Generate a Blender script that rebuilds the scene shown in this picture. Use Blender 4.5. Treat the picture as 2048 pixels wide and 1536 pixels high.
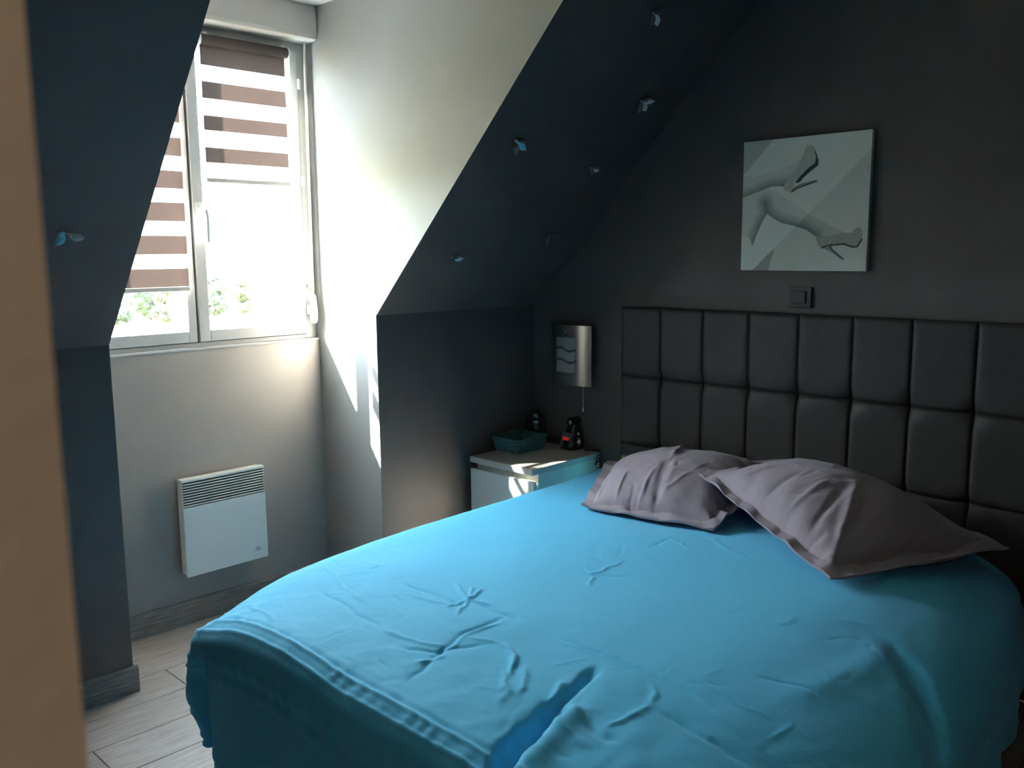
import bpy, bmesh, math, random
import numpy as np
from mathutils import Vector, Matrix

scene = bpy.context.scene
for o in list(bpy.data.objects):
    bpy.data.objects.remove(o)
COL = scene.collection
RND = random.Random(7)

# ------------------------------------------------------------------ camera
H = 1.55
FPX = 1793.8
YAW, PITCH, ROLL = math.radians(45.313), math.radians(8.366), math.radians(0.514)
_f = np.array([math.sin(YAW)*math.cos(PITCH), math.cos(YAW)*math.cos(PITCH), -math.sin(PITCH)])
_r = np.array([math.cos(YAW), -math.sin(YAW), 0.0])
_d = np.cross(_f, _r)
RM = np.array([_r*math.cos(ROLL)+_d*math.sin(ROLL), -_r*math.sin(ROLL)+_d*math.cos(ROLL), _f])
CAM = np.array([0.0, 0.0, H])
cd = bpy.data.cameras.new('camera')
cd.sensor_width = 36.0
cd.lens = FPX/2048*36
cd.clip_start = 0.02
cd.clip_end = 500
cd.dof.use_dof = True
cd.dof.focus_distance = 3.2
cd.dof.aperture_fstop = 10.0
cam = bpy.data.objects.new('camera', cd)
cam.matrix_world = Matrix(((RM[0][0], -RM[1][0], -RM[2][0], 0), (RM[0][1], -RM[1][1], -RM[2][1], 0),
                           (RM[0][2], -RM[1][2], -RM[2][2], H), (0, 0, 0, 1)))
COL.objects.link(cam)
scene.camera = cam

# ------------------------------------------------------------------ world, sun, exposure
world = bpy.data.worlds.new('sky')
scene.world = world
world.use_nodes = True
bg = world.node_tree.nodes['Background']
bg.inputs[0].default_value = (0.77, 0.89, 1.0, 1)
bg.inputs[1].default_value = 16.0
sd = bpy.data.lights.new('sun', 'SUN')
sd.energy = 150.0
sd.angle = math.radians(1.0)
sd.color = (1.0, 0.86, 0.70)
sun = bpy.data.objects.new('sun', sd)
COL.objects.link(sun)
sun.rotation_euler = Vector((0.51, -0.318, -0.43)).to_track_quat('-Z', 'Y').to_euler()
sun.location = (-4, 7, 6)
pd = bpy.data.lights.new('window_portal', 'AREA')
pd.shape = 'RECTANGLE'
pd.size, pd.size_y = 1.12, 1.32
pd.cycles.is_portal = True
portal = bpy.data.objects.new('window_portal', pd)
COL.objects.link(portal)
portal.location = (1.755, 3.70, 1.82)
portal.rotation_euler = (math.radians(-90), 0, 0)
vs = scene.view_settings
vs.view_transform = 'Standard'
vs.look = 'None'
vs.exposure = 2.08
vs.gamma = 1.0
vs.use_curve_mapping = False
scene.cycles.use_denoising = True
scene.cycles.max_bounces = 12
scene.cycles.diffuse_bounces = 8
scene.cycles.transparent_max_bounces = 16
scene.cycles.sample_clamp_indirect = 6.0
scene.cycles.caustics_reflective = False

# ------------------------------------------------------------------ pixel -> place
def ray(u, v):
    return RM.T @ np.array([(u-1024)/FPX, (v-768)/FPX, 1.0])
def onx(u, v, x):
    d = ray(u, v); return Vector(CAM + d*x/d[0])
def ony(u, v, y):
    d = ray(u, v); return Vector(CAM + d*y/d[1])
def onz(u, v, z):
    d = ray(u, v); return Vector(CAM + d*(z-H)/d[2])
def onplane(u, v, p, n):
    d = ray(u, v); n = np.array(n)
    return Vector(CAM + d*(np.dot(np.array(p)-CAM, n)/np.dot(d, n)))

# ------------------------------------------------------------------ helpers
def srgb(r, g, b):
    def c(v):
        v /= 255.0
        return v/12.92 if v <= .04045 else ((v+.055)/1.055)**2.4
    return (c(r), c(g), c(b), 1)

def mat(name, color, rough=.6, metal=0.0, spec=.5, noise=0.0, nscale=40, bump=0.0, bscale=200, detail=4, stretch=None, sheen=0.0, coat=0.0):
    m = bpy.data.materials.new(name)
    m.use_nodes = True
    nt = m.node_tree
    b = nt.nodes['Principled BSDF']
    b.inputs['Base Color'].default_value = color
    b.inputs['Roughness'].default_value = rough
    b.inputs['Metallic'].default_value = metal
    b.inputs['Specular IOR Level'].default_value = spec
    if sheen: b.inputs['Sheen Weight'].default_value = sheen
    if coat: b.inputs['Coat Weight'].default_value = coat
    tc = nt.nodes.new('ShaderNodeTexCoord')
    src = tc.outputs['Object']
    if stretch:
        mp = nt.nodes.new('ShaderNodeMapping')
        mp.inputs['Scale'].default_value = stretch
        nt.links.new(src, mp.inputs[0]); src = mp.outputs[0]
    if noise:
        n = nt.nodes.new('ShaderNodeTexNoise')
        n.inputs['Scale'].default_value = nscale
        n.inputs['Detail'].default_value = detail
        nt.links.new(src, n.inputs['Vector'])
        r = nt.nodes.new('ShaderNodeValToRGB')
        a = [max(0, c*(1-noise)) for c in color[:3]]+[1]
        z = [min(1, c*(1+noise)) for c in color[:3]]+[1]
        r.color_ramp.elements[0].position = .3; r.color_ramp.elements[0].color = a
        r.color_ramp.elements[1].position = .7; r.color_ramp.elements[1].color = z
        nt.links.new(n.outputs[0], r.inputs[0])
        nt.links.new(r.outputs[0], b.inputs['Base Color'])
    if bump:
        n2 = nt.nodes.new('ShaderNodeTexNoise')
        n2.inputs['Scale'].default_value = bscale
        n2.inputs['Detail'].default_value = 3
        nt.links.new(src, n2.inputs['Vector'])
        bp = nt.nodes.new('ShaderNodeBump')
        bp.inputs['Strength'].default_value = bump
        bp.inputs['Distance'].default_value = .002
        nt.links.new(n2.outputs[0], bp.inputs['Height'])
        nt.links.new(bp.outputs[0], b.inputs['Normal'])
    return m

def tag(o, label=None, cat=None, group=None, kind=None):
    if label: o['label'] = label
    if cat: o['category'] = cat
    if group: o['group'] = group
    if kind: o['kind'] = kind
    return o

def empty(name, loc=(0, 0, 0), **k):
    o = bpy.data.objects.new(name, None)
    o.empty_display_size = .05
    o.location = loc
    COL.objects.link(o)
    return tag(o, **k)

class MB:
    """collects vertices and faces in world space, built as ONE mesh object"""
    def __init__(s): s.v = []; s.f = []; s.mi = []
    def add(s, vs, fs, mi=0):
        b = len(s.v); s.v += [tuple(v) for v in vs]
        s.f += [tuple(i+b for i in f) for f in fs]; s.mi += [mi]*len(fs)
        return s
    def box(s, a, b, mi=0):
        x0, y0, z0 = a; x1, y1, z1 = b
        vs = [(x0,y0,z0),(x1,y0,z0),(x1,y1,z0),(x0,y1,z0),(x0,y0,z1),(x1,y0,z1),(x1,y1,z1),(x0,y1,z1)]
        return s.add(vs, [(0,3,2,1),(4,5,6,7),(0,1,5,4),(1,2,6,5),(2,3,7,6),(3,0,4,7)], mi)
    def prism(s, pts, ax, a, b, mi=0):
        """pts: 2D polygon; extruded along axis ax from a to b"""
        def mk(p, w):
            q = list(p); q.insert(ax, w); return q
        n = len(pts)
        vs = [mk(p, a) for p in pts]+[mk(p, b) for p in pts]
        fs = [tuple(range(n)), tuple(range(2*n-1, n-1, -1))]+[(i, i+n, (i+1) % n+n, (i+1) % n) for i in range(n)]
        return s.add(vs, fs, mi)
    def tube(s, pts, r, n=10, mi=0, caps=True):
        pts = [Vector(p) for p in pts]
        rs = r if isinstance(r, (list, tuple)) else [r]*len(pts)
        up = Vector((0, 0, 1)); vs = []; fs = []
        for i, p in enumerate(pts):
            t = (pts[min(i+1, len(pts)-1)]-pts[max(i-1, 0)]).normalized()
            a = t.cross(up)
            if a.length < .05: a = t.cross(Vector((1, 0, 0)))
            a.normalize(); b = t.cross(a)
            for k in range(n):
                w = 2*math.pi*k/n
                vs.append(p+(a*math.cos(w)+b*math.sin(w))*rs[i])
        for i in range(len(pts)-1):
            for k in range(n):
                fs.append((i*n+k, i*n+(k+1) % n, (i+1)*n+(k+1) % n, (i+1)*n+k))
        if caps:
            fs.append(tuple(range(n-1, -1, -1))); fs.append(tuple(range((len(pts)-1)*n, len(pts)*n)))
        return s.add(vs, fs, mi)
    def lathe(s, prof, c, n=32, mi=0, axis='z'):
        c = Vector(c); vs = []; fs = []
        for r, h in prof:
            for k in range(n):
                w = 2*math.pi*k/n
                if axis == 'z': q = Vector((r*math.cos(w), r*math.sin(w), h))
                elif axis == 'x': q = Vector((h, r*math.cos(w), r*math.sin(w)))
                else: q = Vector((r*math.cos(w), h, r*math.sin(w)))
                vs.append(c+q)
        for i in range(len(prof)-1):
            for k in range(n):
                fs.append((i*n+k, i*n+(k+1) % n, (i+1)*n+(k+1) % n, (i+1)*n+k))
        fs.append(tuple(range(n-1, -1, -1))); fs.append(tuple(range((len(prof)-1)*n, len(prof)*n)))
        return s.add(vs, fs, mi)
    def grid(s, P, mi=0, close_u=False):
        """P: array (nu,nv,3)"""
        nu, nv = P.shape[:2]
        fs = []
        for i in range(nu if close_u else nu-1):
            j = (i+1) % nu
            for k in range(nv-1):
                fs.append((i*nv+k, j*nv+k, j*nv+k+1, i*nv+k+1))
        return s.add(P.reshape(-1, 3).tolist(), fs, mi)
    def build(s, name, m, parent=None, smooth=False, bevel=0.0, seg=2, recalc=True, **k):
        me = bpy.data.meshes.new(name)
        loc = Vector((0, 0, 0))
        if parent is None:
            a = np.array(s.v); lo = a.min(0); hi = a.max(0)
            loc = Vector(((lo[0]+hi[0])/2, (lo[1]+hi[1])/2, lo[2]))
        else:
            q = parent
            while q: loc += q.location; q = q.parent
        me.from_pydata([tuple(Vector(v)-loc) for v in s.v], [], s.f)
        ms = m if isinstance(m, (list, tuple)) else [m]
        for x in ms: me.materials.append(x)
        if len(ms) > 1: me.polygons.foreach_set('material_index', s.mi)
        if recalc or bevel:
            bm = bmesh.new(); bm.from_mesh(me)
            if recalc: bmesh.ops.recalc_face_normals(bm, faces=bm.faces)
            if bevel:
                es = [e for e in bm.edges if len(e.link_faces) == 2 and e.calc_face_angle() > .6]
                bmesh.ops.bevel(bm, geom=es, offset=bevel, segments=seg, profile=.6, affect='EDGES', clamp_overlap=True)
            bm.to_mesh(me); bm.free()
        if smooth:
            me.polygons.foreach_set('use_smooth', [True]*len(me.polygons))
        o = bpy.data.objects.new(name, me)
        COL.objects.link(o)
        if parent is None: o.location = loc
        else: o.parent = parent
        if smooth == 'auto':
            me.set_sharp_from_angle(angle=math.radians(40))
        return tag(o, **k)

# ------------------------------------------------------------------ materials
M = {}
M['charcoal'] = mat('charcoal_paint', (.108, .086, .080, 1), .55, noise=.08, nscale=6, bump=.25, bscale=260)
M['gable'] = mat('petrol_charcoal_paint', (.092, .080, .074, 1), .6, noise=.1, nscale=5, bump=.3, bscale=260)
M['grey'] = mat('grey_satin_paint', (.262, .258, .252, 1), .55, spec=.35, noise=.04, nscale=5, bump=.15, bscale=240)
M['cream'] = mat('cream_paint', (.50, .42, .34, 1), .7, noise=.08, nscale=8, bump=.4, bscale=120)
M['ceil'] = mat('white_ceiling_paint', (.72, .71, .68, 1), .7, bump=.15, bscale=150)
M['pvc'] = mat('grey_window_frame', (.55, .56, .56, 1), .35)
M['gasket'] = mat('dark_gasket', (.05, .055, .055, 1), .6)
M['white'] = mat('white_plastic', (.78, .78, .75, 1), .35)
M['boxwhite'] = mat('offwhite_shutter_box', (.55, .53, .50, 1), .45)
M['heater'] = mat('white_enamel', (.85, .88, .85, 1), .4, bump=.05, bscale=400)
M['slat_shade'] = mat('slat_gap_shade', (.015, .015, .014, 1), .7)  # near-black colour standing in for shade in the grille gaps
M['ink'] = mat('grey_ink', (.12, .14, .14, 1), .6)
M['skirting'] = mat('grey_oak_skirting', (.19, .175, .165, 1), .55, noise=.35, nscale=9, stretch=(1.2, 14, 14), bump=.3, bscale=40)
M['leather'] = mat('dark_brown_leatherette', (.032, .027, .025, 1), .55, spec=.35, noise=.1, nscale=30, bump=.5, bscale=420)
M['sheet'] = mat('grey_sheet', (.22, .30, .30, 1), .9)
M['duvet'] = mat('turquoise_cotton', srgb(68, 183, 227), .85, noise=.04, nscale=90, bump=.35, bscale=120, sheen=.15)
M['pillow'] = mat('mauve_grey_cotton', srgb(150, 137, 146), .9, noise=.06, nscale=60, bump=.4, bscale=180, sheen=.1)
M['chrome'] = mat('brushed_steel', (.62, .59, .53, 1), .22, metal=1.0)
M['steel_dark'] = mat('dark_steel', (.10, .11, .11, 1), .35, metal=.8)
M['frost'] = mat('frosted_glass', (.30, .31, .32, 1), .45)
M['black'] = mat('black_gloss', (.012, .012, .013, 1), .12, coat=.6)
M['blackmat'] = mat('black_plastic', (.02, .02, .02, 1), .5)
M['basket'] = mat('teal_woven', (.07, .22, .23, 1), .8, noise=.35, nscale=120, bump=.5, bscale=160)
M['nstop'] = mat('nightstand_laminate', (.62, .58, .54, 1), .5)
M['nsfront'] = mat('nightstand_white', (.84, .85, .80, 1), .4)
M['switch'] = mat('anthracite_plastic', (.025, .027, .028, 1), .35)
M['cyan'] = mat('cyan_foil', (.30, .82, .92, 1), .35)
M['silver'] = mat('silver_petal', (.78, .74, .72, 1), .4)
M['darkpetal'] = mat('dark_grey_petal', (.13, .13, .135, 1), .4)
M['bark'] = mat('bark', (.10, .075, .05, 1), .9)
M['grass'] = mat('lawn_green', (.17, .175, .11, 1), .95, noise=.3, nscale=.6)
M['leaves'] = mat('leaf_green', (.011, .018, .008, 1), .9, noise=.5, nscale=1.5)
M['leaves2'] = mat('leaf_olive', (.019, .022, .008, 1), .9, noise=.5, nscale=1.5)

def emis(name, col, s):
    m = bpy.data.materials.new(name); m.use_nodes = True
    b = m.node_tree.nodes['Principled BSDF']
    b.inputs['Base Color'].default_value = (0, 0, 0, 1)
    b.inputs['Emission Color'].default_value = col
    b.inputs['Emission Strength'].default_value = s
    return m
M['led'] = emis('red_led', (1, .05, .04, 1), .06)

def glassy(name, tint=(1, 1, 1, 1), gl=.06, rough=0.0):
    m = bpy.data.materials.new(name); m.use_nodes = True
    nt = m.node_tree; nt.nodes.clear()
    out = nt.nodes.new('ShaderNodeOutputMaterial')
    mix = nt.nodes.new('ShaderNodeMixShader')
    tr = nt.nodes.new('ShaderNodeBsdfTransparent'); tr.inputs[0].default_value = tint
    g = nt.nodes.new('ShaderNodeBsdfGlossy'); g.inputs['Roughness'].default_value = rough
    lw = nt.nodes.new('ShaderNodeLayerWeight')
    pw_ = nt.nodes.new('ShaderNodeMath'); pw_.operation = 'POWER'; pw_.inputs[1].default_value = 5.0
    ad = nt.nodes.new('ShaderNodeMath'); ad.operation = 'MULTIPLY_ADD'; ad.inputs[1].default_value = .9; ad.inputs[2].default_value = .03
    nt.links.new(lw.outputs['Facing'], pw_.inputs[0]); nt.links.new(pw_.outputs[0], ad.inputs[0])
    nt.links.new(ad.outputs[0], mix.inputs[0])
    nt.links.new(tr.outputs[0], mix.inputs[1]); nt.links.new(g.outputs[0], mix.inputs[2])
    nt.links.new(mix.outputs[0], out.inputs[0])
    return m
M['glass'] = glassy('window_glass', (.96, .98, .97, 1))
M['clear'] = glassy('clear_glass', (.93, .95, .95, 1))

def fabric(name, col, transp, transl):
    m = bpy.data.materials.new(name); m.use_nodes = True
    nt = m.node_tree; nt.nodes.clear()
    out = nt.nodes.new('ShaderNodeOutputMaterial')
    d = nt.nodes.new('ShaderNodeBsdfDiffuse'); d.inputs[0].default_value = col
    t = nt.nodes.new('ShaderNodeBsdfTranslucent'); t.inputs[0].default_value = col
    tr = nt.nodes.new('ShaderNodeBsdfTransparent')
    m1 = nt.nodes.new('ShaderNodeMixShader'); m1.inputs[0].default_value = transl
    m2 = nt.nodes.new('ShaderNodeMixShader'); m2.inputs[0].default_value = transp
    nt.links.new(d.outputs[0], m1.inputs[1]); nt.links.new(t.outputs[0], m1.inputs[2])
    nt.links.new(m1.outputs[0], m2.inputs[1]); nt.links.new(tr.outputs[0], m2.inputs[2])
    nt.links.new(m2.outputs[0], out.inputs[0])
    return m
M['band'] = fabric('taupe_blind_fabric', (.135, .117, .115, 1), 0.0, .45)
M['sheer'] = fabric('sheer_blind_fabric', (.42, .39, .37, 1), .24, .22)

# ------------------------------------------------------------------ the setting
XW = 3.298          # gable wall
YK = 3.103          # knee wall
YW = 3.541          # wall under the window
XL, XR = 1.195, 2.316   # dormer sides
ZC = 2.611
ZKL, ZKR = 1.25, 1.287
YCL = YK-(ZC-ZKL)/1.143
YCR = YK-(ZC-ZKR)/1.012
YB = 3.66
YS = -2.6           # far end behind the camera
XP0, XP1 = -0.02, 0.085   # partition with the doorway

fl = MB().box((-1.45, YS-.1, -.15), (XW+.1, YB, -.009)).build('floor', M['gasket'], label='grey oak laminate floor', kind='structure')
def plankmat(i):
    c = [(.33, .305, .29), (.36, .33, .315), (.305, .28, .27)][i]
    return mat('grey_oak_plank', (*c, 1), .42, noise=.28, nscale=7, stretch=(1.0, 16, 1), bump=.25, bscale=30, detail=6)
PM = [plankmat(i) for i in range(3)]
pw, pl = .193, 1.285
y = YS
row = 0
pmeshes = {}
while y < YW:
    y1 = min(y+pw, YW+.02)
    x = -1.4-(row*.437 % pl)
    while x < XW:
        x0, x1 = max(x, -1.4), min(x+pl, XW)
        if x1-x0 > .02:
            key = (round(x1-x0, 3), round(y1-y, 3), RND.randrange(3))
            if key not in pmeshes:
                g = .0012; L, W = x1-x0, y1-y
                me = bpy.data.meshes.new('plank')
                b = .0015
                vs = [(g,g,-.009),(L-g,g,-.009),(L-g,W-g,-.009),(g,W-g,-.009),(g,g,-b),(L-g,g,-b),(L-g,W-g,-b),(g,W-g,-b),
                      (g+b,g+b,0),(L-g-b,g+b,0),(L-g-b,W-g-b,0),(g+b,W-g-b,0)]
                me.from_pydata(vs, [], [(0,3,2,1),(0,1,5,4),(1,2,6,5),(2,3,7,6),(3,0,4,7),(4,5,9,8),(5,6,10,9),(6,7,11,10),(7,4,8,11),(8,9,10,11)])
                me.materials.append(PM[key[2]])
                pmeshes[key] = me
            o = bpy.data.objects.new('plank', pmeshes[key])
            COL.objects.link(o); o.parent = fl
            o.location = Vector((x0, y, 0))-fl.location
        x += pl
    y += pw; row += 1

S = dict(kind='structure')
MB().box((XW, YS-.1, 0), (XW+.1, YB, ZC)).build('wall_gable', M['gable'], label='dark petrol grey gable wall behind the bed', **S)
# knee walls and slopes: end faces towards the dormer are grey like its sides
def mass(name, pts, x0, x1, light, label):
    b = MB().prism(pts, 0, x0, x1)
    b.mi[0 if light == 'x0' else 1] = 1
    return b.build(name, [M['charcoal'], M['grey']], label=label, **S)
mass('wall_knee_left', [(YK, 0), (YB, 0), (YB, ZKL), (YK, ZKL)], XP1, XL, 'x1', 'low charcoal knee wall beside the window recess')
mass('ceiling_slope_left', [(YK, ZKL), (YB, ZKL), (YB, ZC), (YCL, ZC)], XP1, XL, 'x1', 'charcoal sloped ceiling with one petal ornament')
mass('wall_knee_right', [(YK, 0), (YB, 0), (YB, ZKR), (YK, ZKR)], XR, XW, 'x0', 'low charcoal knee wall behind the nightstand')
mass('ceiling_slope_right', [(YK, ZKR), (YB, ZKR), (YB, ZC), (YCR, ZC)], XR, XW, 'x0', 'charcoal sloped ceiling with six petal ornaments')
MB().box((XL, YW, 0), (XR, YB, 1.165)).build('wall_window', M['grey'], label='grey wall under the window', **S)
MB().box((XL, YW+.02, 2.47), (XR, YB, ZC)).build('wall_header', M['grey'], label='grey strip of wall above the window', **S)
MB().box((-1.5, YS-.1, ZC), (XW+.1, YB, ZC+.1)).build('ceiling', M['ceil'], label='flat white ceiling', **S)
MB().box((XP1, YS-.1, 0), (XW, YS, ZC)).build('wall_back', M['charcoal'], label='charcoal wall opposite the window', **S)
wl = MB().box((XP0, .26, 0), (XP1, YB, ZC)).box((XP0, YS, 0), (XP1, -.58, ZC)).box((XP0, -.58, 2.08), (XP1, .26, ZC))
for i in (3, 9, 15): wl.mi[i] = 1
wl.build('wall_left', [M['cream'], M['charcoal']], label='beige partition wall with the open doorway', **S)
MB().box((-1.5, YS, 0), (-1.4, YB, ZC)).box((-1.5, YB-.1, 0), (XP0, YB, ZC)).box((-1.5, YS-.1, 0), (XP1, YS, ZC)).build('wall_hall', M['cream'], label='beige wall of the hallway', **S)

# skirting boards
def skirt(name, a, b, n, label):
    """board from a to b (xy), standing off along n"""
    a, b, n = Vector((*a, 0)), Vector((*b, 0)), Vector((*n, 0))
    t = .014; h = .098
    prof = [(0, 0), (t, 0), (t, h-.008), (t-.006, h), (0, h)]
    vs = [a+n*p+Vector((0, 0, z)) for p, z in prof]+[b+n*p+Vector((0, 0, z)) for p, z in prof]
    k = len(prof)
    MB().add(vs, [tuple(range(k)), tuple(range(2*k-1, k-1, -1))]+[(i, i+k, (i+1) % k+k, (i+1) % k) for i in range(k)]).build(name, M['skirting'], label=label, **S)
skirt('baseboard_knee_left', (XP1, YK), (XL+.014, YK), (0, -1), 'grey oak skirting board under the left knee wall')
skirt('baseboard_cheek_left', (XL, YK), (XL, YW), (1, 0), 'grey oak skirting board on the left side of the window recess')
skirt('baseboard_window', (XL, YW), (XR, YW), (0, -1), 'grey oak skirting board below the heater')
skirt('baseboard_cheek_right', (XR, YW), (XR, YK), (-1, 0), 'grey oak skirting board on the right side of the window recess')
skirt('baseboard_knee_right', (XR-.014, YK), (XW, YK), (0, -1), 'grey oak skirting board behind the nightstand')
skirt('baseboard_gable', (XW, YK), (XW, 2.5), (-1, 0), 'grey oak skirting board along the gable wall')

# ------------------------------------------------------------------ window
w = empty('window_1', (1.755, 3.59, 1.165), label='two casement window with grey frame', kind='structure')
y0, y1 = 3.565, 3.635
fz0, fz1 = 1.168, 2.475
MB().box((XL, y0, fz0), (1.306, y1, fz1)).box((2.262, y0, fz0), (XR, y1, fz1)).box((1.306, y0, fz0), (2.262, y1, 1.186)).box((1.306, y0, 2.43), (2.262, y1, fz1)).build('frame', M['pvc'], w, bevel=.003)  # left jamb, out of view, is widened to keep sun off the headboard
MB().box((XL, YW-.004, 1.158), (XR, y0, 1.1675)).build('sill', M['pvc'], w, bevel=.002)
MB().box((1.308, 3.575, 1.184), (2.26, 3.585, 1.19)).box((1.729, 3.570, 1.19), (1.741, 3.60, 2.43)).build('gasket', M['gasket'], w)
def sash(x0, x1, gx0, gx1):
    z0, z1, gz0, gz1 = 1.190, 2.428, 1.237, 2.385
    ya, yb = 3.550, 3.60
    s_ = MB().box((x0, ya, z0), (gx0, yb, z1)).box((gx1, ya, z0), (x1, yb, z1)).box((gx0, ya, z0), (gx1, yb, gz0)).box((gx0, ya, gz1), (gx1, yb, z1)).build('sash', M['pvc'], w, bevel=.003)
    MB().box((gx0, 3.575, gz0), (gx1, 3.579, gz1)).build('pane', M['glass'], s_)
    return s_
sl = sash(1.310, 1.730, 1.360, 1.694)
sr = sash(1.742, 2.262, 1.789, 2.222)
for z in (2.29, 1.87, 1.30):
    MB().box((2.259, 3.538, z-.022), (2.270, 3.556, z+.022)).build('hinge', M['white'], w, bevel=.002)
hd = MB().box((1.752, 3.540, 1.70), (1.780, 3.551, 1.765)).build('handle', M['white'], w, bevel=.003)
MB().tube([(1.768, 3.545, 1.738), (1.770, 3.505, 1.737), (1.772, 3.497, 1.727), (1.774, 3.496, 1.70), (1.777, 3.498, 1.60)], [.009, .009, .0095, .009, .008], 12).build('lever', M['white'], hd, smooth=True)

# roller blinds
def blind(x0, x1, edges, zbar, label, chain):
    r = empty('roller_blind', ((x0+x1)/2, 3.53, zbar), label=label, cat='blind') if False else empty('roller_blind', ((x0+x1)/2, 3.53, zbar))
    tag(r, label, 'blind')
    yb = 3.536
    MB().lathe([(.022, x0), (.022, x1)], (0, 3.528, 2.408), 24, axis='x').build('roller', M['band'], r, smooth='auto')
    for xx in (x0-.008, x1):
        MB().lathe([(.006, xx), (.024, xx+.001), (.024, xx+.007), (.006, xx+.008)], (0, 3.528, 2.408), 24, axis='x').build('end_cap', M['white'], r, smooth='auto')
    MB().box((x1-.02, 3.528, 2.428), (x1-.005, 3.552, 2.440)).build('bracket', M['white'], r, bevel=.001)
    MB().box((x0+.02, 3.528, 2.428), (x0+.035, 3.552, 2.440)).build('bracket', M['white'], r, bevel=.001)
    top = 2.395; op = True
    for z in edges:
        MB().box((x0+.004, yb, z), (x1-.004, yb+(.0012 if op else .0008), top)).build('opaque_band' if op else 'sheer_band', M['band'] if op else M['sheer'], r)
        top = z; op = not op
    MB().box((x0+.002, yb-.006, zbar-.010), (x1-.002, yb+.006, zbar+.008)).build('bottom_bar', M['boxwhite'], r, bevel=.004)
    if chain:
        c = MB()
        for dx, zl in ((.006, 1.83), (.014, 1.83)):
            z = 2.40
            while z > zl:
                c.lathe([(.0006, -.0022), (.002, -.001), (.002, .001), (.0006, .0022)], (x1+dx, 3.524, z), 6)
                z -= .0052
            c.tube([(x1+dx, 3.524, 2.40), (x1+dx, 3.524, zl)], .0006, 5)
        c.build('bead_chain', M['white'], r, smooth=True)
    return r
blind(1.800, 2.196, [2.311, 2.247, 2.181, 2.113, 2.055, 1.986, 1.926, 1.862], 1.855, 'short striped roller blind pulled halfway down the casement with the handle', True)
blind(1.352, 1.704, [2.337, 2.277, 2.204, 2.144, 2.073, 2.013, 1.942, 1.883, 1.814, 1.758, 1.685, 1.627, 1.554, 1.496, 1.423], 1.414, 'long striped roller blind pulled nearly down to the sill', False)

# roller shutter box and crank
sb = empty('shutter_box', (1.755, 3.5, 2.465)); tag(sb, 'off white roller shutter box above the window', 'shutter box')
yf = 3.462
MB().prism([(yf, ZC-.001), (yf, 2.488), (yf+.006, 2.474), (yf+.02, 2.466), (3.56, 2.466), (3.56, ZC-.001)], 0, XL+.002, XR-.002).build('casing', M['boxwhite'], sb, bevel=.003)
MB().box((1.55, yf-.004, 2.56), (1.86, yf+.002, 2.566)).build('inspection_seam', M['white'], sb)
ck = empty('shutter_crank', (2.284, 3.52, 1.24)); tag(ck, 'slim metal shutter crank rod with white plastic handle beside the window', 'crank')
MB().tube([(2.288, 3.525, 2.466), (2.284, 3.525, 1.98), (2.279, 3.523, 1.36)], .0065, 10).build('rod', M['silver'], ck, smooth=True)
MB().lathe([(.006, .132), (.011, .128), (.0135, .11), (.0165, .07), (.017, .04), (.0155, .012), (.009, .001), (.003, 0)], (2.279, 3.520, 1.236), 20).build('handle', M['white'], ck, smooth=True)
MB().box((2.270, 3.522, 1.40), (2.288, 3.556, 1.412)).build('clip', M['white'], ck, bevel=.002)

# ------------------------------------------------------------------ heater
YH = 3.468
a = ony(363, 962, YH); b_ = ony(528, 930, YH); c_ = ony(377, 1156, YH)
hx0, hx1, hz1, hz0 = a.x, b_.x, (a.z+b_.z)/2, c_.z
ht = empty('convector_heater', ((hx0+hx1)/2, 3.5, hz0)); tag(ht, 'white electric panel heater mounted low on the grey wall', 'heater')
gz = hz1-.118
MB().box((hx0+.004, YH+.008, hz0+.004), (hx1-.004, 3.527, hz1-.004)).build('body', M['heater'], ht, bevel=.006)
MB().box((hx0, YH, hz0), (hx1, YH+.012, gz)).build('front_panel', M['heater'], ht, bevel=.004)
MB().box((hx0+.006, YH+.006, gz), (hx1-.005, YH+.0079, hz1-.014)).build('grille_shade_sheet', M['slat_shade'], ht)  # dark sheet over the white body paints the shade between the slats
ns = 9
for i in range(ns):
    z = gz+.004+i*(hz1-.016-gz)/ns
    MB().box((hx0+.004, YH-.001, z), (hx1-.002, YH+.0065, z+.0044)).build('grille_slat', M['heater'], ht, bevel=.001, seg=1)
MB().box((hx0, YH-.001, hz1-.013), (hx1, YH+.03, hz1)).build('top_cap', M['heater'], ht, bevel=.005)
for x in (hx0+.08, hx1-.10):
    MB().box((x, 3.525, hz0+.06), (x+.03, YW, hz1-.08)).build('wall_bracket', M['steel_dark'], ht)
def text(s, size, loc, rot, m, parent, name, ext=.0003):
    cu = bpy.data.curves.new(name, 'FONT'); cu.body = s; cu.size = size; cu.extrude = ext
    cu.align_x = 'CENTER'
    t = bpy.data.objects.new(name, cu); COL.objects.link(t)
    dg = bpy.context.evaluated_depsgraph_get()
    me = bpy.data.meshes.new_from_object(t.evaluated_get(dg))
    bpy.data.objects.remove(t)
    me.materials.clear(); me.materials.append(m)
    o = bpy.data.objects.new(name, me); COL.objects.link(o)
    o.parent = parent
    q = parent; off = Vector((0, 0, 0))
    while q: off += q.location; q = q.parent
    o.location = Vector(loc)-off; o.rotation_euler = rot
    return o
lx, lz = hx1-.047, hz0+.040
text('AIRELEC', .0095, (lx, YH-.0004, lz), (math.pi/2, 0, 0), M['ink'], ht, 'logo_lettering')
arc = MB()
for rr, w0, w1 in ((.011, 25, 155), (.007, 40, 150)):
    pts = [(lx+rr*math.cos(math.radians(t)), YH-.0004, lz+.0075+rr*.62*math.sin(math.radians(t))) for t in range(w0, w1+1, 13)]
    arc.tube(pts, .0009, 6)
arc.build('logo_arch', M['ink'], ht)

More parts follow.
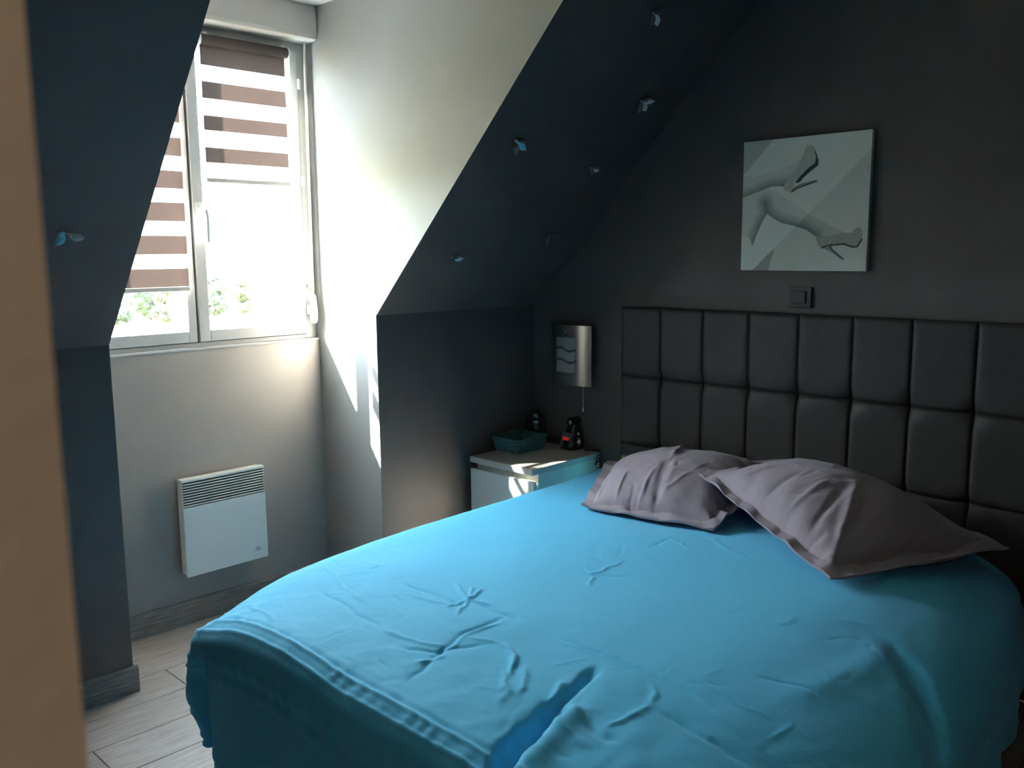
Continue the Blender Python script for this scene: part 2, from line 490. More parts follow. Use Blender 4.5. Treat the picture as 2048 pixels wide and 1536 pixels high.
# ------------------------------------------------------------------ bed
HB = 3.205
hy0, hy1 = .775, 2.482
bed = empty('bed', (2.2, 1.6, 0)); tag(bed, 'double bed with tall dark brown tufted leatherette headboard', 'bed')
hb = MB().box((HB+.032, hy0+.002, .03), (XW-.004, hy1-.002, 1.302)).build('headboard', M['leather'], bed, bevel=.012, seg=3)
ncol, rows = 8, [1.304, .994, .682, .370, .06]
cw = (hy1-hy0)/ncol
for c in range(ncol):
    for r in range(4):
        ya, yb, zt, zb = hy0+c*cw, hy0+(c+1)*cw, rows[r], rows[r+1]
        n = 17; m_ = 19
        P = np.zeros((n+2, m_+2, 3))
        us = np.concatenate([[0], np.linspace(0, 1, n), [1]]); vs_ = np.concatenate([[0], np.linspace(0, 1, m_), [1]])
        U, V = np.meshgrid(us, vs_, indexing='ij')
        bul = (1-np.abs(2*U-1)**24)*(1-np.abs(2*V-1)**24)
        yy = ya+.0002+(yb-ya-.0004)*U; zz = zb+.0002+(zt-zb-.0004)*V
        dep = .0045*bul**.6
        for cu_ in (0, 1):
            if (c == 0 and cu_ == 0) or (c == ncol-1 and cu_ == 1): continue
            for cv in (0, 1):
                if r == 0 and cv == 1: continue
                rr = np.hypot((U-cu_)*cw, (V-cv)*(zt-zb))
                dep = dep-.019*np.exp(-(rr/.034)**2)
        # creases running out of the tufts
        if r == 0: dep = np.where(V > .9, .0045*np.sqrt(np.clip(1-((V-.9)/.1)**2, 0, 1))*(1-np.abs(2*U-1)**6)**.5, dep)
        if c == 0: dep = dep*np.where(U < .12, np.sqrt(np.clip(1-((.12-U)/.12)**2, 0, 1)), 1)
        xx = HB+.010-dep
        P[..., 0], P[..., 1], P[..., 2] = xx, yy, zz
        P[0, :, 0] = P[-1, :, 0] = HB+.036; P[:, 0, 0] = P[:, -1, 0] = HB+.036
        MB().grid(P).build('panel', M['leather'], hb, smooth=True)
MB().box((1.13, .86, .13), (1.17, 2.40, .36)).build('foot_rail', M['leather'], bed, bevel=.01)
for y in (.86, 2.385):
    MB().box((1.17, y, .13), (HB+.014, y+.035, .36)).build('side_rail', M['leather'], bed, bevel=.01)
for x in (1.2, 3.0):
    for y in (.88, 2.34):
        MB().box((x, y, 0), (x+.06, y+.05, .14)).build('leg', M['blackmat'], bed, bevel=.004)
MB().box((1.17, .895, .24), (HB, 2.385, .30)).build('slat_base', M['blackmat'], bed)
MB().box((1.20, .95, .30), (HB, 2.35, .515)).build('mattress', M['sheet'], bed, bevel=.06, seg=4)

# ------------------------------------------------------------------ duvet
rng = np.random.default_rng(5)
ZT = .588
XF, XHD = 1.062, 3.165
def far_y(x): return 2.42+(x-1.1)*.062
def near_y(x): return np.interp(x, [1.0, 1.9, 2.3, 2.7, 3.05, 3.2], [.52, .56, .61, .67, .76, .80])
def crop1(pts): return [(320+p/2.6256, 1000+q/2.6256) for p, q in pts]
def crop2(pts): return [(1000+p/1.9542, 1000+q/1.9542) for p, q in pts]
creases = []   # (pixel polyline, amplitude m, sigma m)
def C1(pts, amp, sg): creases.append((crop1(pts), amp, sg))
def C2(pts, amp, sg): creases.append((crop2(pts), amp, sg))
C1([(850, 345), (960, 450), (1110, 575)], .0028, .009)
C1([(880, 380), (1070, 530)], -.0025, .008)
C1([(430, 480), (520, 550), (600, 630)], .0035, .008)
C1([(1250, 440), (1450, 510), (1600, 580)], -.0040, .009)
C1([(1290, 500), (1420, 540), (1520, 560)], .0028, .008)
for q in ((1540, 450), (1690, 480), (1560, 470), (1500, 575), (1640, 470), (1720, 560), (1570, 620)):
    C1([(1615, 545), q], .0035, .007)
C1([(1640, 550), (1740, 595), (1830, 630), (1890, 660)], -.0040, .008)
C1([(830, 480), (1010, 580), (1180, 690)], -.0032, .008)
C1([(1180, 690), (1310, 740), (1420, 770), (1500, 780)], .0036, .009)
C1([(1830, 630), (1650, 690), (1500, 780), (1400, 880), (1300, 960)], -.0036, .010)
C1([(1800, 660), (1600, 720), (1470, 830)], .0030, .009)
C1([(1600, 730), (1840, 775), (1870, 880), (1830, 920)], .0034, .008)
C1([(1800, 900), (1800, 980), (1840, 1030)], .0030, .009)
C1([(1930, 880), (1900, 980), (1860, 1030)], .0030, .009)
C1([(1120, 850), (1200, 870)], -.0012, .008)
C1([(960, 830), (990, 850)], -.0012, .007)
C1([(1050, 320), (1200, 370)], .002, .008)
C1([(1100, 380), (1150, 360)], -.002, .007)
C1([(1280, 300), (1130, 240)], .0018, .008)
C1([(910, 330), (970, 370)], -.002, .007)
C1([(1240, 770), (1480, 820), (1560, 780), (1720, 770)], -.0035, .010)
C1([(1330, 870), (1500, 830)], .003, .009)
C2([(200, 545), (400, 620), (630, 710), (860, 830)], -.0034, .008)
C2([(210, 555), (400, 632), (630, 722)], .0022, .007)
C2([(590, 815), (780, 910), (990, 1000)], -.0042, .010)
C2([(1000, 685), (1130, 695), (1280, 740)], -.0028, .008)
C2([(330, 260), (370, 300), (480, 240)], .0026, .008)
C2([(370, 300), (350, 340)], .0026, .008)
C2([(370, 300), (520, 300), (600, 330)], -.0018, .008)
C2([(600, 130), (690, 160), (740, 200)], .0024, .008)
C2([(580, 190), (690, 150)], -.002, .007)
C2([(760, 100), (860, 180), (980, 240)], .0018, .012)
C2([(90, 430), (300, 520), (500, 605)], -.0016, .007)
C2([(20, 570), (60, 650), (30, 700)], .003, .009)
C2([(640, 700), (690, 670)], .0012, .007)
C2([(800, 700), (880, 660)], .0012, .007)
C2([(720, 690), (860, 770), (1040, 830)], .002, .008)
C2([(590, 810), (600, 770), (570, 740)], .003, .008)
C2([(590, 820), (520, 850), (420, 900)], .0035, .009)
C2([(150, 830), (260, 930), (360, 960)], .0040, .016)
C2([(300, 780), (330, 880), (480, 960)], -.0040, .016)
C2([(240, 720), (200, 800)], .005, .013)
C2([(1500, 490), (1620, 580), (1690, 700), (1740, 900)], -.012, .038)
C2([(1100, 780), (1400, 620), (1560, 480)], .004, .05)
C2([(1900, 640), (1990, 560)], .004, .02)
# the deep fold near the foot end
C2([(380, 670), (300, 740), (190, 830)], -.016, .016)
DEEP = crop2([(200, 825), (120, 890), (30, 985), (-40, 1060), (-110, 1140)])
def seg_field(X, Y, pts, sg, fade=True):
    best = np.full(X.shape, 1e9); tt = np.zeros(X.shape)
    L = 0; lens = []
    for p, q in zip(pts[:-1], pts[1:]):
        lens.append((q-p).length)
    tot = sum(lens) or 1
    acc = 0
    for p, q, l in zip(pts[:-1], pts[1:], lens):
        dx, dy = q.x-p.x, q.y-p.y
        t = np.clip(((X-p.x)*dx+(Y-p.y)*dy)/(dx*dx+dy*dy+1e-9), 0, 1)
        d = np.hypot(X-p.x-t*dx, Y-p.y-t*dy)
        m = d < best
        best = np.where(m, d, best); tt = np.where(m, (acc+t*l)/tot, tt)
        acc += l
    g = np.exp(-(best/sg)**2)
    if fade: g = g*np.clip(np.minimum(tt, 1-tt)*5+.15, 0, 1)
    return g

def vnoise(X, Y, scale, seed):
    """smooth value noise"""
    r = np.random.default_rng(seed); N = 64
    G = r.uniform(-1, 1, (N, N))
    a = X*scale+100.3; b = Y*scale+57.7
    i = np.floor(a).astype(int); j = np.floor(b).astype(int)
    fx = a-i; fy = b-j
    fx = fx*fx*(3-2*fx); fy = fy*fy*(3-2*fy)
    g = lambda p, q: G[p % N, q % N]
    return (g(i, j)*(1-fx)+g(i+1, j)*fx)*(1-fy)+(g(i, j+1)*(1-fx)+g(i+1, j+1)*fx)*fy

NX, NY = 450, 420
A = np.linspace(0, 1, NX)**1.12
B = np.linspace(0, 1, NY)
AA, BB = np.meshgrid(A, B, indexing='ij')
X = XF+AA*(XHD-XF)
Yn, Yf = near_y(X), far_y(X)
Y = Yn+BB*(Yf-Yn)
# rounded corners at the foot end
dF = X-XF; dN = Y-Yn; dR = Yf-Y
def corner(du, dv, r):
    a = np.clip(r-du, 0, None); b = np.clip(r-dv, 0, None)
    m = np.maximum(a, b); h = np.hypot(a, b)
    s = np.where(h > 1e-9, m/np.where(h > 1e-9, h, 1), 1)
    both = (a > 0) & (b > 0)
    return np.where(both, a-a*s, 0), np.where(both, b-b*s, 0), np.where(both, r-h*s, 9)
r1 = .10
cx, cy, e1 = corner(dF, dR, r1)
X = X+cx; Y = Y-cy
cx2, cy2, e2 = corner(dF, dN, .14)
X = X+cx2; Y = Y+cy2
dF = X-XF; dN = Y-Yn; dR = Yf-Y
dF = np.minimum(dF, np.minimum(e1, e2)); 
def rnd(d, re, D):
    t = np.clip((re-d)/re, 0, 1)
    return D*(1-np.sqrt(np.clip(1-t*t, 0, 1)))
footward = np.clip((1.75-X)/.7, 0, 1)
Z = np.full(X.shape, ZT)+.012*vnoise(X, Y, 1.7, 1)+.004*vnoise(X, Y, 4.5, 2)
Z += .0016*vnoise(X, Y, 16, 3)*(.4+footward)+.0008*vnoise(X, Y, 40, 4)*(.4+footward)
Z -= .025*np.clip((2.0-X)/.9, 0, 1)**2*0
cf = np.clip((1.75-X)/.7, 0, 1)*np.clip((Y-1.55)/.9, 0, 1)
drop = np.maximum(np.maximum(rnd(dF, .085, .075), rnd(dR, .13+.10*footward, .075+.02*footward)), rnd(dN, .56, .19))
drop = np.maximum(drop, rnd(np.minimum(e1, 9), r1, .075))
# the far foot corner sags
cd_ = np.hypot(X-XF, Y-2.42)
drop = drop+.085*np.exp(-(cd_/.24)**2)
Z -= drop
# creases wander a little instead of running dead straight
XC = X+.007*vnoise(X, Y, 22, 61)+.003*vnoise(X, Y, 60, 63)
YC = Y+.007*vnoise(X, Y, 22, 62)+.003*vnoise(X, Y, 60, 64)
def smooth_line(pts):
    if len(pts) < 3: return pts
    for _ in range(2):
        out = [pts[0]]
        for p, q in zip(pts[:-1], pts[1:]): out += [p.lerp(q, .25), p.lerp(q, .75)]
        pts = out+[pts[-1]]
    return pts
for px, amp, sg in creases:
    pts = smooth_line([onz(u, v, ZT) for u, v in px])
    Z += 1.25*amp*seg_field(XC, YC, pts, max(.0055, sg*.8))
pts = [onz(u, v, ZT) for u, v in DEEP]
gd = seg_field(XC, YC, pts, .023, False)
Z -= .055*gd
# a fold lip on the foot side of the deep fold
lip = [p+Vector((.02, -.045, 0)) for p in pts]
Z += .016*seg_field(X, Y, lip, .035, False)
# random short creases
for _ in range(95):
    x0, y0_ = rng.uniform(1.1, 2.9), rng.uniform(.75, 2.3)
    if x0 > 2.2 and rng.random() < .6: continue
    w_ = rng.uniform(0, math.pi); L = rng.uniform(.06, .16)
    p = Vector((x0, y0_, 0)); q = p+Vector((math.cos(w_), math.sin(w_), 0))*L
    k = p.lerp(q, .5)+Vector((rng.normal()*.012, rng.normal()*.012, 0))
    Z += rng.choice([-1, 1])*rng.uniform(.0007, .0019)*seg_field(XC, YC, [p, k, q], rng.uniform(.005, .008))
# flange seams along the foot edge: stepped hem with small pleats
pl_ = .5+.5*np.sin(Y*70+3*vnoise(Y, X*0, 6, 9))
hw = .006*vnoise(Y, X*0, 7, 33)
for off, amp in ((.024, .0045), (.056, .0042)):
    Z += amp*np.exp(-((dF-off-hw)/.0048)**2)
Z -= .0035*np.exp(-((dF-.068-hw)/.007)**2)*(.4+.6*pl_)
Z += .0012*np.sin(Y*120+5*vnoise(Y, X*0, 9, 12))*np.exp(-((dF-.040)/.016)**2)*(.3+.7*(vnoise(Y, X*0, 5, 13) > -.2))
# pillows press on it a little; keep above mattress
Z = np.maximum(Z, .36)
top = np.stack([X, Y, Z], -1)
verts = top.reshape(-1, 3).tolist()
faces = [(i*NY+k, (i+1)*NY+k, (i+1)*NY+k+1, i*NY+k+1) for i in range(NX-1) for k in range(NY-1)]
# boundary: near side head->foot, foot near->far, far side foot->head
bd = [(i, 0) for i in range(NX-1, -1, -1)]+[(0, k) for k in range(1, NY)]+[(i, NY-1) for i in range(1, NX)]
bi = [i*NY+k for i, k in bd]
BP = np.array([top[i, k] for i, k in bd])
tan = np.gradient(BP[:, :2], axis=0)
tan /= np.linalg.norm(tan, axis=1)[:, None]+1e-9
nor = np.stack([-tan[:, 1], tan[:, 0]], -1)*1.0
ctr = np.array([2.1, 1.5])
if ((BP[:, :2]-ctr)*nor).sum() < 0: nor = -nor
ker = np.ones(9)/9
for c in range(2): nor[:, c] = np.convolve(np.pad(nor[:, c], 4, mode='edge'), ker, 'valid')
nor /= np.linalg.norm(nor, axis=1)[:, None]+1e-9
sN = NX-1               # index of near foot corner
sF = NX-1+NY-1          # index of far foot corner
ds = np.concatenate([[0], np.cumsum(np.linalg.norm(np.diff(BP[:, :2], axis=0), axis=1))])
S_ = ds-ds[sF]          # arc length, 0 at the far foot corner, negative along the foot
SN = ds-ds[sN]
idx = np.arange(len(bd))
zb = np.where(idx <= sN, .30, .018)
zb = zb.astype(float)
farm = S_ > -.02
zb = np.where(S_ > -.165, np.interp(S_, [-.165, -.125, .05, .3, 2.5], [.018, .15, .115, .18, .26]), zb)
kn = 9
zb = np.convolve(np.pad(zb, 4, mode='edge'), np.ones(9)/9, 'valid')
K = 44
prev = bi
for k in range(1, K+1):
    t = k/K
    z = BP[:, 2]*(1-t)+zb*t
    wave = .010*np.sin(ds*21+1.5*np.sin(ds*6))*t+.006*vnoise(ds, ds*0+t*1.5, 14, 11)*t
    o = wave+.006*math.sin(math.pi*min(1, t*1.0))
    # far foot corner: a pocket behind the foot face, then a flap that bulges out
    grow = min(1, t*1.7)
    recess = -.10*np.exp(-((S_+.105)/.032)**2)*grow
    flap = (.022*math.sin(math.pi*min(1, t*1.15))-.035*max(0, t-.5))*np.exp(-((S_-.03)/.10)**2)
    o = o+np.where(S_ > -.25, flap+recess, 0)
    # flange bands on the foot face
    hem = .0045*math.exp(-((t-.06)/.018)**2)+.004*math.exp(-((t-.16)/.018)**2)
    plt_ = .003*np.sin(ds*105+4*vnoise(ds, ds*0, 8, 15))*(1 if .03 < t < .17 else 0)
    o = o+np.where((idx > sN) & (S_ < -.03), hem+plt_, 0)
    # near side spreads outwards a little
    o = o+np.where(idx <= sN, .02*math.sin(t*1.6), 0)
    Q = np.concatenate([BP[:, :2]+nor*o[:, None], z[:, None]], 1)
    b0 = len(verts); verts += Q.tolist(); cur = list(range(b0, b0+len(bd)))
    faces += [(prev[i], cur[i], cur[i+1], prev[i+1]) for i in range(len(bd)-1)]
    prev = cur
dv = MB(); dv.v = verts; dv.f = faces; dv.mi = [0]*len(faces)
duvet = dv.build('duvet', M['duvet'], smooth=True, label='turquoise cotton duvet with creases hanging to the floor at the foot of the bed', cat='duvet')

# ------------------------------------------------------------------ pillows
def pillow(label, A_, B_, C_, D_, thick, flange, seed, creases_, group):
    """corners A,B (front edge), C,D (back edge), lower face on that bilinear patch"""
    A_, B_, C_, D_ = [np.array(p) for p in (A_, B_, C_, D_)]
    n = 140
    u = np.linspace(0, 1, n); U, V = np.meshgrid(u, u, indexing='ij')
    base = ((1-U)*(1-V))[..., None]*A_+(U*(1-V))[..., None]*B_+(U*V)[..., None]*C_+((1-U)*V)[..., None]*D_
    nrm = np.cross(B_-A_, D_-A_); nrm /= np.linalg.norm(nrm)
    if nrm[2] < 0: nrm = -nrm
    f = flange
    uu = np.clip((U-f)/(1-2*f), 0, 1); vv = np.clip((V-f)/(1-2*f), 0, 1)
    h = (np.clip(4*uu*(1-uu), 0, 1)**.55)*(np.clip(4*vv*(1-vv), 0, 1)**.55)
    sx = np.linalg.norm(B_-A_); sy = np.linalg.norm(D_-A_)
    wr = .006*vnoise(U*sx, V*sy, 9, seed)*h**.5+.003*vnoise(U*sx, V*sy, 22, seed+1)
    edge = np.exp(-(np.minimum(np.minimum(uu, 1-uu), np.minimum(vv, 1-vv))/.12)**2)
    wr = wr+.0045*edge*np.sin((U*sx+V*sy)*55+4*vnoise(U, V, 5, seed+2))*(.4+.6*vnoise(U, V, 7, seed+3))
    for (p, q, amp, sg) in creases_:
        wr = wr+amp*seg_field(U, V, [Vector((*p, 0)), Vector((*q, 0))], sg)
    rr_ = np.random.default_rng(seed+9)
    for _ in range(34):
        p = np.array([rr_.uniform(.06, .94), rr_.uniform(.03, .8)]); w_ = rr_.normal(1.45, .55); l_ = rr_.uniform(.05, .2)
        q = p+l_*np.array([math.cos(w_), math.sin(w_)])
        wr = wr+rr_.choice([-1, 1])*rr_.uniform(.0015, .0045)*seg_field(U, V, [Vector((*p, 0)), Vector((*((p+q)/2+rr_.normal(0, .012, 2)), 0)), Vector((*q, 0))], rr_.uniform(.010, .017))
    wr = wr+.0012*np.exp(-((V-.5)/.006)**2)+.0012*np.exp(-((U-.52)/.006)**2)
    topz = h*thick*.86+wr+.006
    botz = -h*thick*.14*0
    wav = .007*np.sin((U*sx+V*sy)*30+seed)+.006*vnoise(U*sx, V*sy, 12, seed+5)
    flm = (1-np.clip(h*4, 0, 1))[..., None]
    topP = base+nrm*topz[..., None]+flm*np.array([0, 0, 1.0])*np.clip(wav, -.002, .02)[..., None]
    botP = base+nrm*0.0+flm*np.array([0, 0, 1.0])*np.clip(wav, -.002, .02)[..., None]*.8
    root = empty('pillow', tuple(((A_+B_+C_+D_)/4)[:2])+(float(base[..., 2].min()),)); tag(root, label, 'pillow', group)
    inner = slice(int(n*f), n-int(n*f))
    MB().grid(topP[inner, inner]).build('cushion_top', M['pillow'], root, smooth=True)
    # bottom shell + flange sheets
    MB().grid(botP[:, ::-1]).build('underside', M['pillow'], root, smooth=True)
    k = int(n*f)+1
    for sl_ in ((slice(0, k), slice(0, n)), (slice(n-k, n), slice(0, n)), (slice(k-1, n-k+1), slice(0, k)), (slice(k-1, n-k+1), slice(n-k, n))):
        MB().grid(topP[sl_[0], sl_[1]]).build('flange', M['pillow'], root, smooth=True)
    rim = [topP[i, 0] for i in range(n)]+[topP[n-1, j] for j in range(1, n)]+[topP[i, n-1] for i in range(n-2, -1, -1)]+[topP[0, j] for j in range(n-2, -1, -1)]
    rimb = [botP[i, 0] for i in range(n)]+[botP[n-1, j] for j in range(1, n)]+[botP[i, n-1] for i in range(n-2, -1, -1)]+[botP[0, j] for j in range(n-2, -1, -1)]
    MB().grid(np.stack([np.array(rim), np.array(rimb)], 1)).build('hem', M['pillow'], root, smooth=True)
    return root
zp = ZT+.016
pillow('mauve grey pillow lying flat by the headboard near the nightstand, partly under the other pillow',
       (2.49, 2.105, zp), (2.58, 1.59, zp), (3.165, 1.62, zp+.135), (3.085, 2.46, zp+.012), .150, .075, 21,
       [((.52, .45), (.50, .95), .010, .02), ((.1, .1), (.12, .3), .006, .012), ((.25, .08), (.27, .3), .007, .012), ((.55, .05), (.5, .45), -.012, .03), ((.42, .05), (.46, .3), .007, .012)], None)
pillow('mauve grey pillow leaning askew against the headboard and overlapping the other pillow',
       (2.765, 1.79, .745), (2.40, 1.09, zp), (3.085, .815, zp-.01), (3.125, 1.47, .735), .165, .07, 41,
       [((.25, .12), (.28, .3), .007, .012), ((.45, .1), (.42, .35), -.006, .014), ((.6, .1), (.55, .38), .006, .012), ((.93, .06), (.6, .5), .010, .02), ((.75, .1), (.62, .4), -.008, .016), ((.85, .25), (.7, .45), -.007, .016)], None)

# ------------------------------------------------------------------ canvas print
xc = XW-.022
tl, tr_, bl_, br_ = onx(1490, 285, xc), onx(1746, 258, xc), onx(1480, 541, xc), onx(1731, 542, xc)
py1, py0 = (tl.y+bl_.y)/2, (tr_.y+br_.y)/2
pz1, pz0 = (tl.z+tr_.z)/2, (bl_.z+br_.z)/2
cv = empty('canvas_print', (xc, (py0+py1)/2, pz0)); tag(cv, 'square grey canvas print of crossed legs in high heels', 'picture')
MB().box((xc+.001, py0, pz0), (XW-.001, py1, pz1)).build('stretcher', mat('canvas_edge', (.55, .57, .55, 1), .8), cv)
def pic(pts):
    out = []
    for u, v in pts:
        p = onx(1400+u/3.491, 220+v/3.491, xc)
        out.append(((py1-p.y)/(py1-py0), (p.z-pz0)/(pz1-pz0)))
    return np.array(out)
N = 250
U, V = np.meshgrid(np.linspace(0, 1, N), np.linspace(0, 1, N), indexing='ij')
def inside(poly):
    r = np.zeros(U.shape, bool); x0, y0_ = poly[-1]
    for x1, y1_ in poly:
        c = ((y1_ > V) != (y0_ > V)) & (U < (x0-x1)*(V-y1_)/((y0_-y1_)+1e-12)+x1)
        r ^= c; x0, y0_ = x1, y1_
    return r
def dist(poly, closed=True):
    d = np.full(U.shape, 9.0); pp = list(poly)+([poly[0]] if closed else [])
    for (x0, y0_), (x1, y1_) in zip(pp[:-1], pp[1:]):
        dx, dy = x1-x0, y1_-y0_
        t = np.clip(((U-x0)*dx+(V-y0_)*dy)/(dx*dx+dy*dy+1e-12), 0, 1)
        d = np.minimum(d, np.hypot(U-x0-t*dx, V-y0_-t*dy))
    return d
L = np.full(U.shape, .60)
tri = pic([(290, 220), (515, 205), (300, 465)])
L = np.where(inside(tri), .42, L)
diag = pic([(1215, 255), (355, 1128), (1300, 1300), (1300, 200)])
dk = inside(diag)
L = np.where(dk, .49, L)
legA = pic([(280, 465), (420, 460), (530, 430), (640, 385), (705, 340), (740, 250), (780, 240), (800, 265), (812, 330), (800, 390), (740, 420), (690, 470), (640, 520), (600, 540), (560, 530), (500, 535), (430, 560), (380, 585), (280, 625)])
legB = pic([(280, 620), (385, 580), (460, 548), (500, 560), (560, 590), (650, 650), (740, 715), (850, 775), (960, 830), (1020, 860), (1060, 855), (1085, 825), (1120, 815), (1138, 850), (1130, 900), (1095, 955), (1060, 955), (1000, 940), (920, 940), (860, 965), (825, 945), (805, 880), (740, 835), (640, 805), (570, 790), (510, 755), (470, 725), (440, 770), (400, 860), (365, 950), (350, 900), (335, 885), (280, 880)])
def shade(poly, low, base, lo, w):
    d = dist(pic(low), False)
    return np.where(inside(poly), lo+(base-lo)*np.clip(d/w, 0, 1), L)
L = shade(legA, [(280, 625), (380, 590), (430, 562), (500, 537), (560, 532), (640, 525)], .50, .17, .085)
L = shade(legB, [(365, 950), (400, 860), (440, 770), (470, 725), (455, 650), (470, 725), (510, 755), (570, 790), (640, 805), (740, 835), (805, 880)], .52, .17, .085)
L = np.where(inside(legB) & dk, L*.74, L)
rp = np.random.default_rng(3)
shoe1 = pic([(745, 245), (790, 250), (808, 340), (800, 375), (720, 430), (660, 510), (640, 575), (585, 560), (590, 520), (640, 450), (690, 380), (725, 310)])
shoe2 = pic([(810, 880), (900, 880), (1000, 855), (1050, 862), (1085, 825), (1115, 815), (1138, 850), (1130, 900), (1095, 955), (1060, 957), (1000, 938), (920, 940), (890, 960), (850, 965), (825, 950)])
L = np.where(inside(shoe1), .40+rp.normal(0, .05, U.shape), L)
L = np.where(inside(shoe2), .28+rp.normal(0, .05, U.shape), L)
sole = pic([(790, 250), (808, 290), (828, 345), (826, 385), (770, 430), (720, 475), (695, 505), (662, 510), (700, 460), (750, 410), (803, 370), (810, 330)])
L = np.where(inside(sole), .035, L)
L = np.where(inside(pic([(638, 575), (648, 545), (700, 515), (810, 487), (820, 497), (720, 530), (670, 552)])), .20, L)
L = np.where(dist(pic([(640, 572), (668, 552), (720, 530), (815, 496)]), False) < .006, .06, L)
L = np.where(dist(pic([(850, 962), (905, 945), (1000, 935), (1060, 955), (1095, 955), (1128, 905)]), False) < .007, .05, L)
L = np.where(inside(pic([(900, 945), (925, 970), (1002, 1036), (992, 1046), (930, 1000), (860, 965)])), .22, L)
L = np.where(dist(pic([(905, 950), (930, 985), (998, 1042)]), False) < .006, .06, L)
L = np.where(inside(pic([(355, 1128), (510, 970), (515, 990), (490, 1060), (475, 1128)])), .28, L)
L = np.where(inside(pic([(270, 885), (340, 890), (360, 960), (350, 1128), (270, 1128)])), .66, L)
L = np.clip(L*1.5+rp.normal(0, .015, U.shape), .02, .92)
P = np.stack([np.full(U.shape, xc), py1-U*(py1-py0), pz0+V*(pz1-pz0)], -1)
pr = MB().grid(P).build('print', None, cv, recalc=False)
pm = bpy.data.materials.new('printed_canvas'); pm.use_nodes = True
at = pm.node_tree.nodes.new('ShaderNodeVertexColor'); at.layer_name = 'print'
pm.node_tree.links.new(at.outputs[0], pm.node_tree.nodes['Principled BSDF'].inputs['Base Color'])
pm.node_tree.nodes['Principled BSDF'].inputs['Roughness'].default_value = .7
pr.data.materials.clear(); pr.data.materials.append(pm)
ca = pr.data.color_attributes.new('print', 'FLOAT_COLOR', 'POINT')
colr = np.stack([L*1.02, L*1.0, L*.90, np.ones_like(L)], -1).reshape(-1)
ca.data.foreach_set('color', colr.astype(np.float32))

# ------------------------------------------------------------------ light switch above the headboard
a, b_ = onx(1578, 573, XW-.01), onx(1622, 617, XW-.01)
sw = empty('light_switch', (XW, (a.y+b_.y)/2, b_.z)); tag(sw, 'small square anthracite light switch above the headboard', 'switch')
MB().box((XW-.011, b_.y, b_.z), (XW, a.y, a.z)).build('plate', M['switch'], sw, bevel=.003)
MB().box((XW-.016, b_.y+.022, b_.z+.018), (XW-.008, a.y-.016, a.z-.018)).build('rocker', M['switch'], sw, bevel=.002)

# ------------------------------------------------------------------ wall lamp
xl_ = XW-.055
a, b_, c_ = onx(1102, 650, xl_), onx(1181, 650, xl_), onx(1181, 775, xl_)
ly0, ly1, lz0, lz1 = b_.y, a.y, c_.z, (a.z+b_.z)/2
lm = empty('wall_lamp', (XW, (ly0+ly1)/2, lz0)); tag(lm, 'curved brushed steel wall lamp with wavy frosted glass above the nightstand', 'lamp')
def lx_(y):
    t = (y-ly0)/(ly1-ly0)*2-1
    return xl_-.022*(1-t*t)+.008
def curved(y_a, y_b, zf0, zf1, off, th, n=24, nz=1):
    ys = np.linspace(y_a, y_b, n)
    mb = MB(); P = np.zeros((n, 2, 3)); Q = np.zeros((n, 2, 3))
    for i, yy in enumerate(ys):
        for k, zf in enumerate((zf0, zf1)):
            P[i, k] = (lx_(yy)-off, yy, zf(yy)); Q[i, k] = (lx_(yy)-off+th, yy, zf(yy))
    ring = np.stack([P[:, 0], P[:, 1], Q[:, 1], Q[:, 0], P[:, 0]], 1)
    mb.grid(ring)
    mb.add([P[0, 0], P[0, 1], Q[0, 1], Q[0, 0]], [(0, 1, 2, 3)]); mb.add([P[-1, 0], P[-1, 1], Q[-1, 1], Q[-1, 0]], [(0, 3, 2, 1)])
    return mb
k0 = lambda z: (lambda y: z)
curved(ly0, ly1, k0(lz0), k0(lz1), 0, .0025, 40).build('curved_plate', M['chrome'], lm, smooth='auto')
gy1 = ly1-(ly1-ly0)*.17; gy0 = ly1-(ly1-ly0)*.66
gz0, gz1 = lz0+(lz1-lz0)*.21, lz0+(lz1-lz0)*.79
def wav(z):
    return lambda y: z+.008*math.sin((gy1-y)/(gy1-gy0)*2*math.pi)
hh = (gz1-gz0)/3; gp = .006
curved(gy0, gy1, wav(gz0+2*hh+gp), k0(gz1), .004, .004, 30).build('glass_piece', M['frost'], lm, smooth='auto')
curved(gy0, gy1, wav(gz0+hh+gp), wav(gz0+2*hh-gp), .004, .004, 30).build('glass_piece', M['frost'], lm, smooth='auto')
curved(gy0, gy1, k0(gz0), wav(gz0+hh-gp), .004, .004, 30).build('glass_piece', M['frost'], lm, smooth='auto')
for zz in (2*hh, hh):
    curved(gy0, gy1, wav(gz0+zz-gp), wav(gz0+zz+gp), .0015, .0015, 30).build('wavy_slot', M['steel_dark'], lm, smooth='auto')
MB().box((XW-.045, ly0+.05, lz0+.04), (XW, ly1-.05, lz1-.04)).build('backplate', M['steel_dark'], lm, bevel=.003)
for zz in (lz0+.03, lz1-.03):
    yy = (ly0+ly1)/2+.02
    MB().lathe([(.001, -.003), (.004, -.002), (.004, .002)], (lx_(yy)-.001, yy, zz), 10, axis='x').build('screw', M['chrome'], lm, smooth=True)
cy_ = ly0+(ly1-ly0)*.21
pc = MB().tube([(XW-.045, cy_, lz0+.01), (XW-.045, cy_, lz0-.105)], .0012, 6).build('pull_cord', M['white'], lm)
MB().lathe([(.001, -.022), (.0035, -.020), (.003, -.002), (.001, 0)], (XW-.045, cy_, lz0-.103), 10).build('pull_knob', M['white'], pc, smooth=True)

